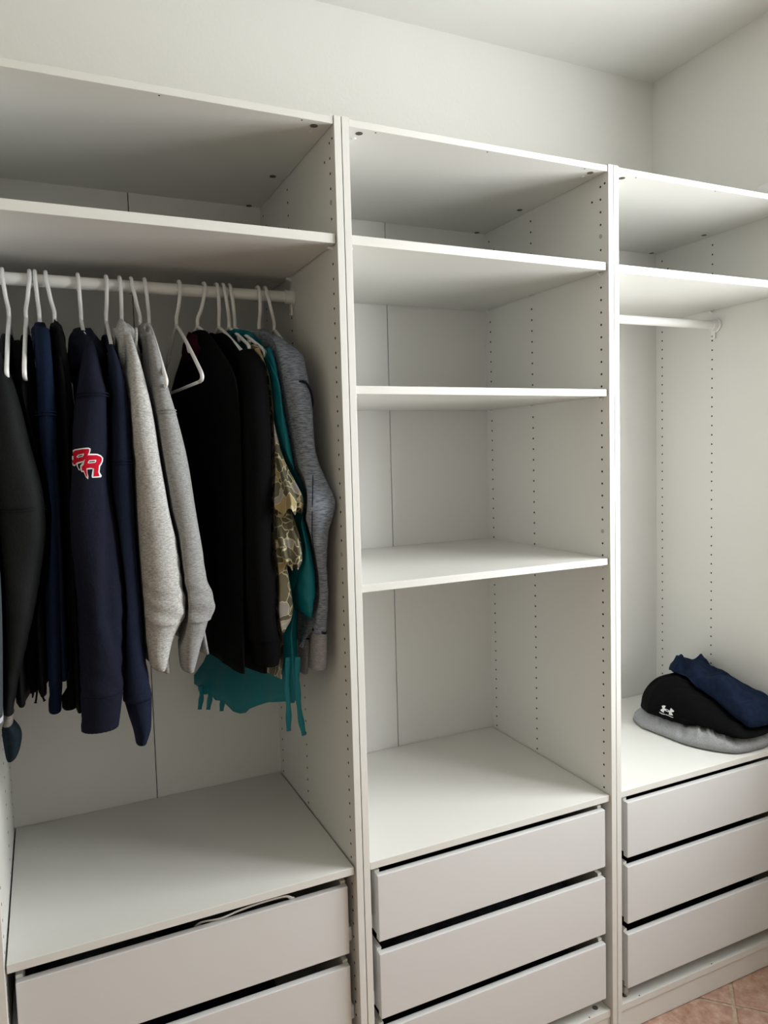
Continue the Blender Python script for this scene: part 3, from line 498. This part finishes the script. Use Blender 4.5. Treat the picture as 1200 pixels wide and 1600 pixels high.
# ------------------------------------------------------------------ hangers
def hanger(hx, nx, tn, label, covered=True, Lc=0.09, tf=None, tipz=1.826, bar=True, L=0.205, neckz=1.957):
    """plastic hanger on the rail: hook, neck, two sloping arms with strap notches, lower bar. hx, nx, tn, tf: X of hook, neck, near tip, far tip"""
    if covered: L = Lc; tn = nx + (tn-nx)*L/0.205; tf = None; tipz = neckz - 0.131*(0.25*L/0.205 + 0.75*(L/0.205)**1.15)
    tf = 2*nx - tn if tf is None else tf; yc, zr, R = 0.311, 2.041, 0.0191
    G = empty('clothes_hanger', (nx, yc, 1.957), label, 'hanger', 'white plastic hangers on the left rail')
    pts = []
    for k in range(15):
        a = math.radians(-35 + 215*k/14); pts.append((hx, yc + R*math.cos(a), zr + R*math.sin(a)))
    pts += [(hx*0.75+nx*0.25, yc-R-0.001, zr-0.018), (hx*0.4+nx*0.6, yc-0.015, zr-0.045), (nx, yc-0.003, neckz+0.018), (nx, yc, neckz)]
    bm = bmesh.new(); b_tube(bm, smooth_path(pts, 4), 0.0044, 12); part('hook', bm, M_plastic, G, True)
    bm = bmesh.new()
    for s, tx in ((-1, tn), (1, tf)):
        def P(u, dz=0.0): return (nx + (tx-nx)*u, yc + s*L*u, neckz + (tipz-neckz)*(0.25*u+0.75*u**1.15) + dz)
        q = P(1.0)
        pts = [P(0), P(0.15), P(0.35), P(0.6), P(0.85), P(0.97), (q[0], q[1]+s*0.010, q[2]-0.008), (q[0], q[1]+s*0.007, q[2]-0.017), (q[0]+(nx-q[0])*0.06, q[1]-s*0.012, q[2]-0.020)]
        b_tube(bm, smooth_path(pts, 5), 0.0043, 10)
    part('shoulder_arm', bm, M_plastic, G, True)
    bm = bmesh.new(); z = tipz-0.020
    b_tube(bm, [(tn+(nx-tn)*0.05, yc-L+0.010, z), (nx, yc, z-0.001), (tf+(nx-tf)*0.05, yc+L-0.010, z)], 0.0036, 10); part('lower_bar', bm, M_plastic, G, True)
    for s, tx in ((-1, tn), (1, tf)):
        u = 0.52; bm = bmesh.new(); x, y, z0 = nx+(tx-nx)*u, yc+s*L*u, neckz+(tipz-neckz)*(0.25*u+0.75*u**1.15)
        b_tube(bm, smooth_path([(x, y-s*0.012, z0+0.004), (x, y-s*0.004, z0-0.006), (x, y+s*0.004, z0-0.013), (x, y+s*0.010, z0-0.008)], 4), 0.0034, 8)
        part('strap_notch', bm, M_plastic, G, True)
    return G
HG = [
 (-.6748, -.6668, -.6708, 'leftmost white plastic hanger on the left rail, carrying the black jacket cut by the frame', False),
 (-.6212, -.6329, -.6401, 'white plastic hanger second from the left, its near arm bare beside the black zip hoodie', False),
 (-.6110, -.6068, -.598, 'white plastic hanger inside the deep blue hoodie'),
 (-.5892, -.5775, -.577, 'white plastic hanger inside the black hoodie behind the deep blue one'),
 (-.5233, -.5199, -.517, 'white plastic hanger inside the navy hoodie with the red sleeve letters'),
 (-.4637, -.4674, -.475, 'white plastic hanger with bare neck inside the plain navy sweatshirt'),
 (-.4345, -.4323, -.430, 'white plastic hanger inside the light grey hoodie'),
 (-.4094, -.3907, -.396, 'white plastic hanger inside the mid grey sweatshirt'),
 (-.3795, -.3726, -.377, 'bare white plastic hanger right of the mid grey sweatshirt', False, 0, None, 1.812, True, 0.228),
 (-.3006, -.3099, -.2985, 'bare white plastic hanger with arm and lower bar showing before the maroon knit', False),
 (-.2417, -.2347, -.205, 'white plastic hanger carrying the black knit with the maroon collar'),
 (-.2118, -.2076, -.172, 'white plastic hanger carrying the big black pullover, its arm bare over the shoulder', True, 0.125),
 (-.1958, -.1948, -.140, 'white plastic hanger carrying the leaf print blouse'),
 (-.1801, -.1792, -.121, 'white plastic hanger carrying the teal blouse, its near arm showing at the collar', True, 0.11),
 (-.109, -.1092, -.100, 'white plastic hanger inside the blue grey heather hoodie'),
 (-.0911, -.070, -.066, 'rightmost white plastic hanger on the left rail, nearest the side panel', True, 0.05)]
HO = {k: hanger(*HG[k]) for k in (8, 9)}          # the two bare ones; the others go in once their garment hangs

# ------------------------------------------------------------------ hanging clothes, left to right
G, s = garment('jacket', 'slate grey jacket with a pale cuff, at the left edge of the photo', 'jacket', F_slate, -.7205, -.7205, 1.15, 0.010, 'grey_jacket', 1, cuffm=F_pale, far=False, neck=-.7205, amp=0.002, top=1.90, body_amp=0.002)
G, s = garment('jacket', 'black jacket with a grey brown band above its dark cuff, leftmost on the rail', 'jacket', F_black2, -.683, -.662, 1.16, 0.028, 'black_jacket', 2, cuffm=F_cuffdark, hood=[((-.690, .36, 1.87), (.016, .07, .05))], top=1.918, seam=1.545, wrinkle=0.0012, done=False)
part('cuff_band', sleeve_bm(SLEEVE['black_jacket_band'], 3, 0.001, per=4), F_band, s, True); press(G)
G, s = garment('hoodie', 'black zip hoodie with drawstrings hanging from its hem, behind the black jacket', 'hoodie', F_black, -.645, -.624, 1.175, 0.024, 'black_hoodie_a', 4, hood=[((-.645, .37, 1.865), (.018, .07, .05))], top=1.918, done=False)
for k, (x, y, z, x2) in enumerate(((-.653, .16, 1.178, -.657), (-.646, .165, 1.178, -.640))):
    bm = bmesh.new(); b_tube(bm, smooth_path([(x, y, z+0.02), (x, y-0.004, z-0.006), ((x+x2)/2, y-0.004, z-0.022), (x2, y-0.003, z-0.032)], 5), [0.002]*15+[0.0034], 8); part('drawstring', bm, F_black, G, True)
press(G)
G, s = garment('hoodie', 'deep blue hoodie third from the left, narrow sleeve with a ribbed cuff', 'hoodie', F_blue, -.600, -.613, 1.20, 0.026, 'blue_hoodie', 5, hood=[((-.606, .27, 1.880), (.025, .085, .058))], seam=1.735, wrinkle=0.001)
G, s = garment('hoodie', 'plain black hoodie between the deep blue hoodie and the lettered navy hoodie', 'hoodie', F_black, -.573, -.580, 1.13, 0.022, 'black_hoodie_b', 6, hood=[((-.575, .27, 1.895), (.016, .07, .05))])
def navy_crease(p):
    # long soft crease from the elbow to the cuff: cloth right of it falls back
    if 1.12 < p.z < 1.66 and p.y < 0.10:
        k = (1.66-p.z)/0.54; xc = -.503 - 0.026*math.sin(min(1, k*1.5)*math.pi*0.5) + 0.046*max(0, (k-0.62)/0.38)
        q = max(0, min(1, (p.x-xc)/0.012)); f = math.sin(math.pi*min(1, max(0, k)))**0.5
        p = Vector((p.x, p.y + 0.022*q*f, p.z))
    return p
G, navy_sleeve = garment('hoodie', 'navy hoodie with red white-edged letters sewn on the sleeve', 'hoodie', F_navy, -.519, -.522, 1.20, 0.040, 'navy_hoodie', 7, amp=0.009, hood=[((-.520, .275, 1.868), (.042, .085, .062))], top=1.938, seam=1.770, wrinkle=0.0015, dx=navy_crease)
G, s = garment('sweatshirt', 'plain navy sweatshirt right of the lettered navy hoodie', 'sweatshirt', F_navy2, -.472, -.463, 1.12, 0.026, 'navy_sweatshirt', 8, seam=1.64, wrinkle=0.001, top=1.925, hn=-.45, hf=-.44)
G, s = garment('hoodie', 'light grey heather hoodie with bulky sleeve, brightest in the row', 'hoodie', F_light, -.431, -.436, 1.185, 0.030, 'light_hoodie', 9, amp=0.009, hood=[((-.436, .27, 1.875), (.032, .085, .075))], wrinkle=0.0018, hn=-.40, hf=-.42, done=False)
bm = bmesh.new(); b_tube(bm, smooth_path([(-.418, .185, 1.925), (-.4195, .172, 1.905), (-.424, .165, 1.87), (-.4255, .160, 1.83), (-.426, .158, 1.79)], 6), 0.0032, 8); part('hood_edge', bm, F_light, G, True); press(G)
G, s = garment('sweatshirt', 'mid grey heather sweatshirt right of the light grey hoodie', 'sweatshirt', F_grey, -.394, -.393, 1.215, 0.026, 'grey_sweatshirt', 10, amp=0.009, hood=[((-.392, .27, 1.915), (.016, .06, .035))], seam=1.737, wrinkle=0.0018, hn=-.315, hf=-.35)
for k in (8, 9): press(HO[k], False)
G = empty('knit_top', (-.255, .311, 1.16), 'black knit with maroon collar, half hidden left of the big black pullover', 'knit top', GARMENTS)
part('body', body_bm(-.222, -.298, 1.16, 0.024, 11, -.235, -.285, top=1.945), F_black, G, True)
part('collar', blob_bm((-.268, .355, 1.905), (.020, .085, .040), 12, 0.2), F_maroon, G, True, label='maroon collar'); press(G)
G, s = garment('pullover', 'big black pullover hanging with its broad side showing, left of the leaf print blouse', 'pullover', F_black, -.166, -.252, 1.145, 0.030, 'black_pullover', 14, hood=[((-.220, .37, 1.90), (.018, .07, .05))], top=1.940, hn=-.185, hf=-.235, hem=lambda u: -0.012*u + 0.02*abs(u-0.4), far=False)

# leaf print blouse: narrow sleeve with two flared tiers and a hanging tie
def ruffle_bm(rows, seed, waves=7, depth=0.010):
    bm = bmesh.new(); R = cat(rows, 26); n = 84; rings = []
    for i, (x, y, z, hx, hy) in enumerate(R):
        f = i/(len(R)-1); ring = []
        for k in range(n):
            a = 2*math.pi*k/n; w = depth*f*(math.sin(waves*a + seed + 0.8*math.sin(2*a)) + 0.4*math.sin(2*waves*a+seed*2))
            ring.append(Vector((x + (hx+w*0.6)*math.cos(a), y + (hy+w)*math.sin(a), z + 0.008*f*math.sin(waves*a+1+seed))))
        rings.append(ring)
    skin_rings(bm, rings, True, False); return bm
def edge_bm(rows, seed, waves=7, depth=0.010):
    return ruffle_bm([(x, y, z-0.0005, hx+0.0012, hy+0.0012) for x, y, z, hx, hy in cat(rows, 12)[-2:]], seed, waves, depth)
G = empty('blouse', (-.190, .311, 1.15), 'olive blouse with pale leaf print and ruffled sleeve', 'blouse', GARMENTS)
part('body', body_bm(-.140, -.232, 1.135, 0.012, 15, -.150, -.225, amp=0.004, top=1.905), F_floral, G, True)
s = part('sleeve', sleeve_bm(SLEEVE['blouse'], 16, 0.003), F_floral, G, True)
part('ruffle', ruffle_bm(SLEEVE['ruffle1'], 1.0), F_floral, s, True); part('ruffle', ruffle_bm(SLEEVE['ruffle2'], 2.4, 6), F_floral, s, True)
part('hanging_tie', sleeve_bm(SLEEVE['sash'], 17, 0.004, n=24, wrinkle=0.002), F_floral, G, True); press(G)
# teal blouse
G = empty('blouse', (-.172, .311, 1.02), 'teal satin blouse, its hem with thin ties hanging lowest of all the clothes', 'blouse', GARMENTS)
def teal_hem(u):
    return (0.075*(1-u/0.25) + 0.045*u/0.25 if u < 0.25 else 0.045*(1-(u-0.25)/0.22) if u < 0.47 else -0.012 if u < 0.56 else 0.004*math.sin(40*u)) + 0.012*max(0, (u-0.88)/0.12)
part('body', body_bm(-.121, -.222, 1.004, 0.014, 18, -.122, -.262, amp=0.012, hem=teal_hem, top=1.948), F_teal, G, True)
s = part('sleeve', sleeve_bm(SLEEVE['teal'], 19, 0.004, n=40, wrinkle=0.002), F_teal, G, True)
part('collar', blob_bm((-.186, .315, 1.915), (.024, .075, .036), 20, 0.25), F_teal, G, True)
part('hem_flap', sleeve_bm(SLEEVE['teal_flap'], 21, 0.004, n=36), F_teal, G, True)
for pts in (((-.262, .47, 1.03), (-.260, .475, 1.00), (-.266, .478, .963)), ((-.243, .455, 1.03), (-.240, .46, 1.00), (-.246, .463, .9635)), ((-.218, .42, 1.02), (-.216, .42, .995), (-.2185, .424, .967)),
            ((-.130, .10, 1.18), (-.134, .10, 1.12), (-.1335, .098, 1.06), (-.1345, .10, 1.008)), ((-.110, .09, 1.18), (-.113, .09, 1.12), (-.110, .088, 1.05), (-.101, .09, .995))):
    bm = bmesh.new(); P_ = smooth_path(pts, 6); b_tube(bm, P_, [(0.0064+0.001*math.sin(k), 0.0014) for k in range(len(P_))], 10); part('tie', bm, F_teal, G, True)
press(G)
# blue grey heather hoodie by the side panel, with a dark strip beside its near sleeve
G, s = garment('hoodie', 'blue grey heather hoodie with dark stitching, rightmost on the left rail', 'hoodie', F_heather, -.099, -.118, 1.20, 0.026, 'heather', 22, hood=[((-.122, .285, 1.895), (.048, .09, .056))], top=1.93, cuffm=F_heather2, wrinkle=0.0012, far=False, rib=0.0005, done=False)
bm = bmesh.new(); R_ = SLEEVE['heather']; c0 = R_[3]
b_tube(bm, smooth_path([(-.094, .098, 1.80), (-.080, .078, 1.806), (-.064, .082, 1.795), (-.050, .100, 1.765), (-.043, .135, 1.73)], 8), 0.0028, 8); part('shoulder_seam', bm, F_stitch, s, True)
for zz in (1.2335, 1.2365):
    r = SLEEVE['heather_cuff'][0]; bm = bmesh.new(); b_tube(bm, [(r[0]+(r[3]+0.0016)*math.cos(a), r[1]+(r[4]+0.0016)*math.sin(a), zz - 0.004*math.cos(a)) for a in [2*math.pi*k/28 for k in range(29)]], 0.0020, 6); part('cuff_seam', bm, F_stitch, s, True)
part('dark_strip', sleeve_bm(SLEEVE['heather_dark'], 26, 0.002), F_black, G, True, label='dark strip between the teal sleeve and the near sleeve')  # narrow black tube left of the near sleeve
f = part('sleeve', sleeve_bm(SLEEVE['heather_far'], 23, 0.004), F_heather, G, True)
part('cuff', sleeve_bm(SLEEVE['heather_far_cuff'], 24, 0.002), F_heather2, f, True)
bm = bmesh.new(); r = SLEEVE['heather_far_cuff'][0]; b_tube(bm, [(r[0]+(r[3]+0.0014)*math.cos(a), r[1]+(r[4]+0.0014)*math.sin(a), r[2]-0.002 - 0.004*math.cos(a)) for a in [2*math.pi*k/24 for k in range(25)]], 0.0022, 6); part('cuff_seam', bm, F_stitch, f, True)
bm = bmesh.new(); b_tube(bm, [Vector(q) for q in SEAM_HEATHER], 0.0011, 6); part('sleeve_seam', bm, F_stitch, s, True)
press(G)

# the covered hangers, each fitted to the neck of the garment that hangs on it
def mean_x(o, ya, yb, za, zb):
    off = parent_loc(o); q = [v.co.x+off.x for v in o.data.vertices if ya < v.co.y+off.y < yb and za < v.co.z+off.z < zb]
    return sum(q)/len(q) if q else None
def body_of(word):
    for o in COL.objects:
        if o.parent is None and word in o.get('label', ''):
            return next(c for c in o.children if c.name.startswith('body'))
for k, word in ((0, 'black jacket with a grey'), (1, 'black zip hoodie'), (2, 'deep blue hoodie third'), (3, 'plain black hoodie between'), (4, 'navy hoodie with red'), (5, 'plain navy sweatshirt'), (6, 'light grey heather hoodie with'), (7, 'mid grey heather sweatshirt right'), (10, 'black knit with maroon'), (11, 'big black pullover hanging'), (12, 'olive blouse'), (13, 'teal satin blouse'), (14, 'blue grey heather hoodie'), (15, None)):
    h = list(HG[k])
    if word is None: HO[k] = hanger(*h); continue
    b = body_of(word); nx = mean_x(b, .26, .36, 1.90, 1.95) or h[1]
    if h[4:5] != [False]:
        L = h[5] if len(h) > 5 else 0.09; tx = mean_x(b, .311-L-.02, .311-L+.02, 1.86, 1.91)
        h[2] = nx + (tx-nx)*0.205/L; h[1] = nx
    HO[k] = hanger(*h)

# letters on the navy sleeve: flat felt pieces laid on the cloth
from mathutils.bvhtree import BVHTree
def drape_poly(poly3, direction, target, off, step=0.004):
    """poly3: outline as world points; pushed along direction onto target and lifted by off"""
    off0 = parent_loc(target); me = target.data
    T_ = BVHTree.FromPolygons([v.co + off0 for v in me.vertices], [p.vertices[:] for p in me.polygons])
    bm = bmesh.new(); f = bm.faces.new([bm.verts.new(p) for p in poly3]); f.normal_update(); bmesh.ops.triangulate(bm, faces=[f])
    for _ in range(7):
        es = [e for e in bm.edges if e.calc_length() > step]
        if not es: break
        bmesh.ops.subdivide_edges(bm, edges=es, cuts=1); bmesh.ops.triangulate(bm, faces=[f for f in bm.faces if len(f.verts) > 3])
    d = Vector(direction).normalized()
    for v in bm.verts:
        h = T_.ray_cast(v.co - d*0.3, d)
        if h[0] is not None: v.co = h[0] - d*off
        else:
            h = T_.find_nearest(v.co); v.co = h[0] - d*off
    return bm
for nm, key, m_, off in (('badge_border', 'border', F_white, 0.0012), ('badge_letter', 'letter1', F_red, 0.0018), ('badge_letter', 'letter2', F_red, 0.0022), ('badge_ring', 'ring1', F_white, 0.0026), ('badge_ring', 'ring2', F_white, 0.0029), ('badge_opening', 'hole1', F_navy, 0.0031), ('badge_opening', 'hole2', F_navy, 0.0034)):
    part(nm, drape_poly([(x, 0.0, z) for x, z in BADGE[key]], (0, 1, 0), navy_sleeve, off), m_, navy_sleeve, False)

# ------------------------------------------------------------------ folded clothes on the rightmost unit
def pile_bm(outline, base, height, seed, amp=0.006, n=72, m=18, edge=0.5, freq=14.0, crease=0.0, ridges=()):
    """folded garment: closed outline (x, y) with lower and upper surfaces; base(x, y), height(x, y) in metres"""
    O = cat([(*p, 0) for p in outline + outline[:1]], n)[:n]; cx = sum(p[0] for p in O)/n; cy = sum(p[1] for p in O)/n
    bm = bmesh.new(); rows = []
    for j in range(m+1):
        r = 1 - (j/m); ring = []
        for k in range(n):
            x = cx + (O[k][0]-cx)*r; y = cy + (O[k][1]-cy)*r
            e = (1 - r**4)**edge; z = base(x, y) + 0.004 + (height(x, y)-0.004)*e
            z += amp*min(1, 3*(1-r))*(noise.noise(Vector((x*freq+seed, y*freq, seed))) + 0.5*noise.noise(Vector((x*freq*2.4, y*freq*2.4+seed, 3))))
            if crease: z += crease*min(1, 4*(1-r))*(0.35 - 1.5*abs(noise.noise(Vector((x*9+y*4+seed*2, y*16-x*6, seed*1.3)))))
            for x0, y0, x1, y1, h, wd in ridges:
                dx, dy = x1-x0, y1-y0; t = max(0, min(1, ((x-x0)*dx+(y-y0)*dy)/(dx*dx+dy*dy))); d2 = (x-x0-t*dx)**2 + (y-y0-t*dy)**2
                if d2 < 9*wd*wd: z += h*math.exp(-d2/(wd*wd))*min(1, 6*(1-r))*(1-0.5*t)
            ring.append(Vector((x, y, max(z, base(x, y) + 0.0015*(1+j/m)))))
        rows.append(ring)
    low = [[Vector((cx + (p[0]-cx)*r, cy + (p[1]-cy)*r, base(cx + (p[0]-cx)*r, cy + (p[1]-cy)*r))) for p in O] for r in (0.2, 0.6, 0.97)]
    skin_rings(bm, low + rows[:-1] , True, True); return bm
ZT = ZB + 0.0005
STK = {}
def rest(o, z0):
    """each folded piece settles on what already lies below it (height field over the board)"""
    off = parent_loc(o); me = o.data; g = 0.008; new = dict(STK)
    def h(x, y):
        fx, fy = x/g, y/g; i, j = math.floor(fx), math.floor(fy); a, b = fx-i, fy-j; q = lambda m, n: STK.get((m, n), z0)
        return (q(i,j)*(1-a)+q(i+1,j)*a)*(1-b) + (q(i,j+1)*(1-a)+q(i+1,j+1)*a)*b
    P_ = []
    for v in me.vertices:
        p = v.co + off; r = h(p.x, p.y) + (0.0042 if STK else 0.0); t = r + 0.005
        if p.z < t: p.z = r + 0.005*max(0.0, (p.z-(r-0.15))/0.155)
        v.co = p - off; P_.append(p)
    for f in me.polygons:
        q = [P_[i] for i in f.vertices]; q += [sum(q, Vector())/len(q)] + [(q[k]+q[k-1])/2 for k in range(len(q))]
        for p in q:
            i, j = math.floor(p.x/g), math.floor(p.y/g)
            for k in ((i,j),(i+1,j),(i,j+1),(i+1,j+1)): new[k] = max(new.get(k, 0), p.z)
    STK.clear(); STK.update(new); me.update()
def screen_s(x, y): return .655*x - .755*y
# folds and seams of the three pieces: (x0, y0, x1, y1, height, width)
GREY_R = [(1.190, .075, 1.250, .135, .010, .005), (1.199, .068, 1.259, .128, .008, .004), (1.168, .17, 1.24, .20, -.014, .012), (1.178, .115, 1.25, .16, .010, .008), (1.330, .004, 1.345, .08, .007, .004), (1.338, .004, 1.353, .08, .006, .004),
          (1.222, .040, 1.27, .10, .006, .006), (1.245, .022, 1.29, .09, -.006, .006), (1.268, .018, 1.305, .09, .006, .007), (1.295, .010, 1.32, .08, -.006, .006), (1.375, .010, 1.38, .09, -.012, .008), (1.40, .012, 1.41, .09, .012, .010), (1.155, .26, 1.21, .29, .010, .010)]
BLACK_R = [(1.19, .30, 1.30, .25, .012, .012), (1.20, .26, 1.31, .20, -.008, .010), (1.21, .19, 1.30, .15, .006, .010), (1.25, .06, 1.34, .05, .006, .010), (1.22, .34, 1.30, .31, -.010, .010)]
NAVY_R = [(1.300, .300, 1.350, .370, .030, .018), (1.300, .275, 1.42, .365, -.020, .014), (1.315, .245, 1.44, .33, .016, .016), (1.36, .34, 1.40, .39, .022, .012), (1.33, .20, 1.44, .26, -.012, .014), (1.31, .16, 1.42, .17, .010, .020), (1.43, .30, 1.46, .37, .018, .012), (1.30, .09, 1.42, .06, -.008, .016), (1.305, .055, 1.42, .02, .008, .012)]
grey_o = [(1.152,.322),(1.158,.24),(1.172,.13),(1.235,.034),(1.32,.016),(1.40,.024),(1.462,.05),(1.474,.22),(1.465,.40),(1.36,.43),(1.24,.42),(1.18,.385)]
G = empty('folded_sweatpants', (1.31, .22, ZT), 'grey jersey clothes folded at the bottom of the pile, right under the black one', 'clothes', 'folded clothes on the rightmost unit')
gf = part('folds', pile_bm(grey_o, lambda x, y: ZT, lambda x, y: 0.052 - 0.022*max(0, min(1, (1.205-x)/0.05)), 3, 0.006, edge=0.42, n=300, m=40, crease=0.008, ridges=GREY_R), F_sweat, G, True)
rest(gf, ZT)
black_o = [(1.176,.318),(1.182,.24),(1.203,.15),(1.237,.052),(1.275,.010),(1.36,.010),(1.46,.05),(1.476,.2),(1.47,.38),(1.38,.42),(1.27,.41),(1.205,.375)]
hb_ = lambda x, y: 0.022 + 0.096*max(0.0, min(1.0, (0.82-screen_s(x, y))/0.20))
G = empty('folded_hoodie', (1.32, .22, 0.75), 'black folded top with a small white chest emblem, in the middle of the pile', 'clothes', 'folded clothes on the rightmost unit')
bf = part('folds', pile_bm(black_o, lambda x, y: 0.748, hb_, 7, 0.005, edge=0.55, freq=9, n=200, m=40, crease=0.007, ridges=BLACK_R), F_black, G, True); rest(bf, ZT)
navy_o = [(1.292,.318),(1.288,.250),(1.292,.165),(1.290,.10),(1.297,.030),(1.36,.014),(1.45,.03),(1.478,.12),(1.478,.3),(1.455,.40),(1.38,.40),(1.325,.365)]
hn_ = lambda x, y: 0.040 + 0.042*max(0, min(1, (screen_s(x, y)-0.60)/0.16))
G = empty('folded_sweatshirt', (1.36, .21, 0.80), 'navy jersey crumpled on top of the folded pile', 'clothes', 'folded clothes on the rightmost unit')
nf = part('folds', pile_bm(navy_o, lambda x, y: 0.752 + 0.92*hb_(x, y), hn_, 12, 0.009, edge=0.5, freq=13, n=240, m=44, crease=0.016, ridges=NAVY_R), F_navyfold, G, True); rest(nf, ZT)
for key in EMBLEM:
    part('emblem' if not key.startswith('word') else 'emblem_lettering', drape_poly([Vector(p) for p in EMBLEM[key][0]], EMBLEM[key][1], bf, 0.0012 if 'gap' not in key else 0.0016, 0.0016), F_black if 'gap' in key else F_white, bf, False)

# ------------------------------------------------------------------ things in the drawers
bm = bmesh.new(); b_tube(bm, smooth_path([(-.372, .050, .640), (-.359, .040, .6525), (-.322, .027, .6575), (-.284, .0265, .663), (-.244, .0265, .666), (-.200, .0265, .6665), (-.176, .027, .664), (-.164, .029, .6555), (-.160, .040, .650), (-.158, .046, .640)], 6), [(0.0055, 0.0016)]*55, 10)
o = obj('strap', bm, M_plastic, None, True); tag(o, 'thin white strap looping out of the top left drawer', 'strap')
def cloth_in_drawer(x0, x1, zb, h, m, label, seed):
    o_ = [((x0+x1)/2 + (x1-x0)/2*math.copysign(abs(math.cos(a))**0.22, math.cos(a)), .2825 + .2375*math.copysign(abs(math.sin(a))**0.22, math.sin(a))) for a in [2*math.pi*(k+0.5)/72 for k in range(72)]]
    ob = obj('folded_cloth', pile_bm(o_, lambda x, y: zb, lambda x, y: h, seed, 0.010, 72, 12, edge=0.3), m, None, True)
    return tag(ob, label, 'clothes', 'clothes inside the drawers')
for a in ((-.69, -.44, .511, .124, 'charcoal cloth in the left half of the top left drawer'), (-.43, -.16, .511, .118, 'dark grey cloth under the white strap in the top left drawer'), (-.69, -.16, .320, .118, 'dark cloth added to dim second drawer, leftmost unit'),  # second drawer's cloth is added to keep its gap dark
          (.06, .69, .524, .116, 'black cloth added to dim top drawer, middle unit'), (.06, .69, .334, .118, 'dark grey cloth in the second drawer of the middle unit'), (.06, .69, .148, .116, 'black cloth added to dim bottom drawer, middle unit'),  # top and bottom drawers: cloth added so the gaps turn dark
          (.81, 1.44, .531, .112, 'dark cloth added to dim top drawer, rightmost unit'), (.81, 1.44, .341, .116, 'dark cloth added to dim second drawer, rightmost unit'), (.81, 1.44, .153, .112, 'dark cloth added to dim bottom drawer, rightmost unit')):
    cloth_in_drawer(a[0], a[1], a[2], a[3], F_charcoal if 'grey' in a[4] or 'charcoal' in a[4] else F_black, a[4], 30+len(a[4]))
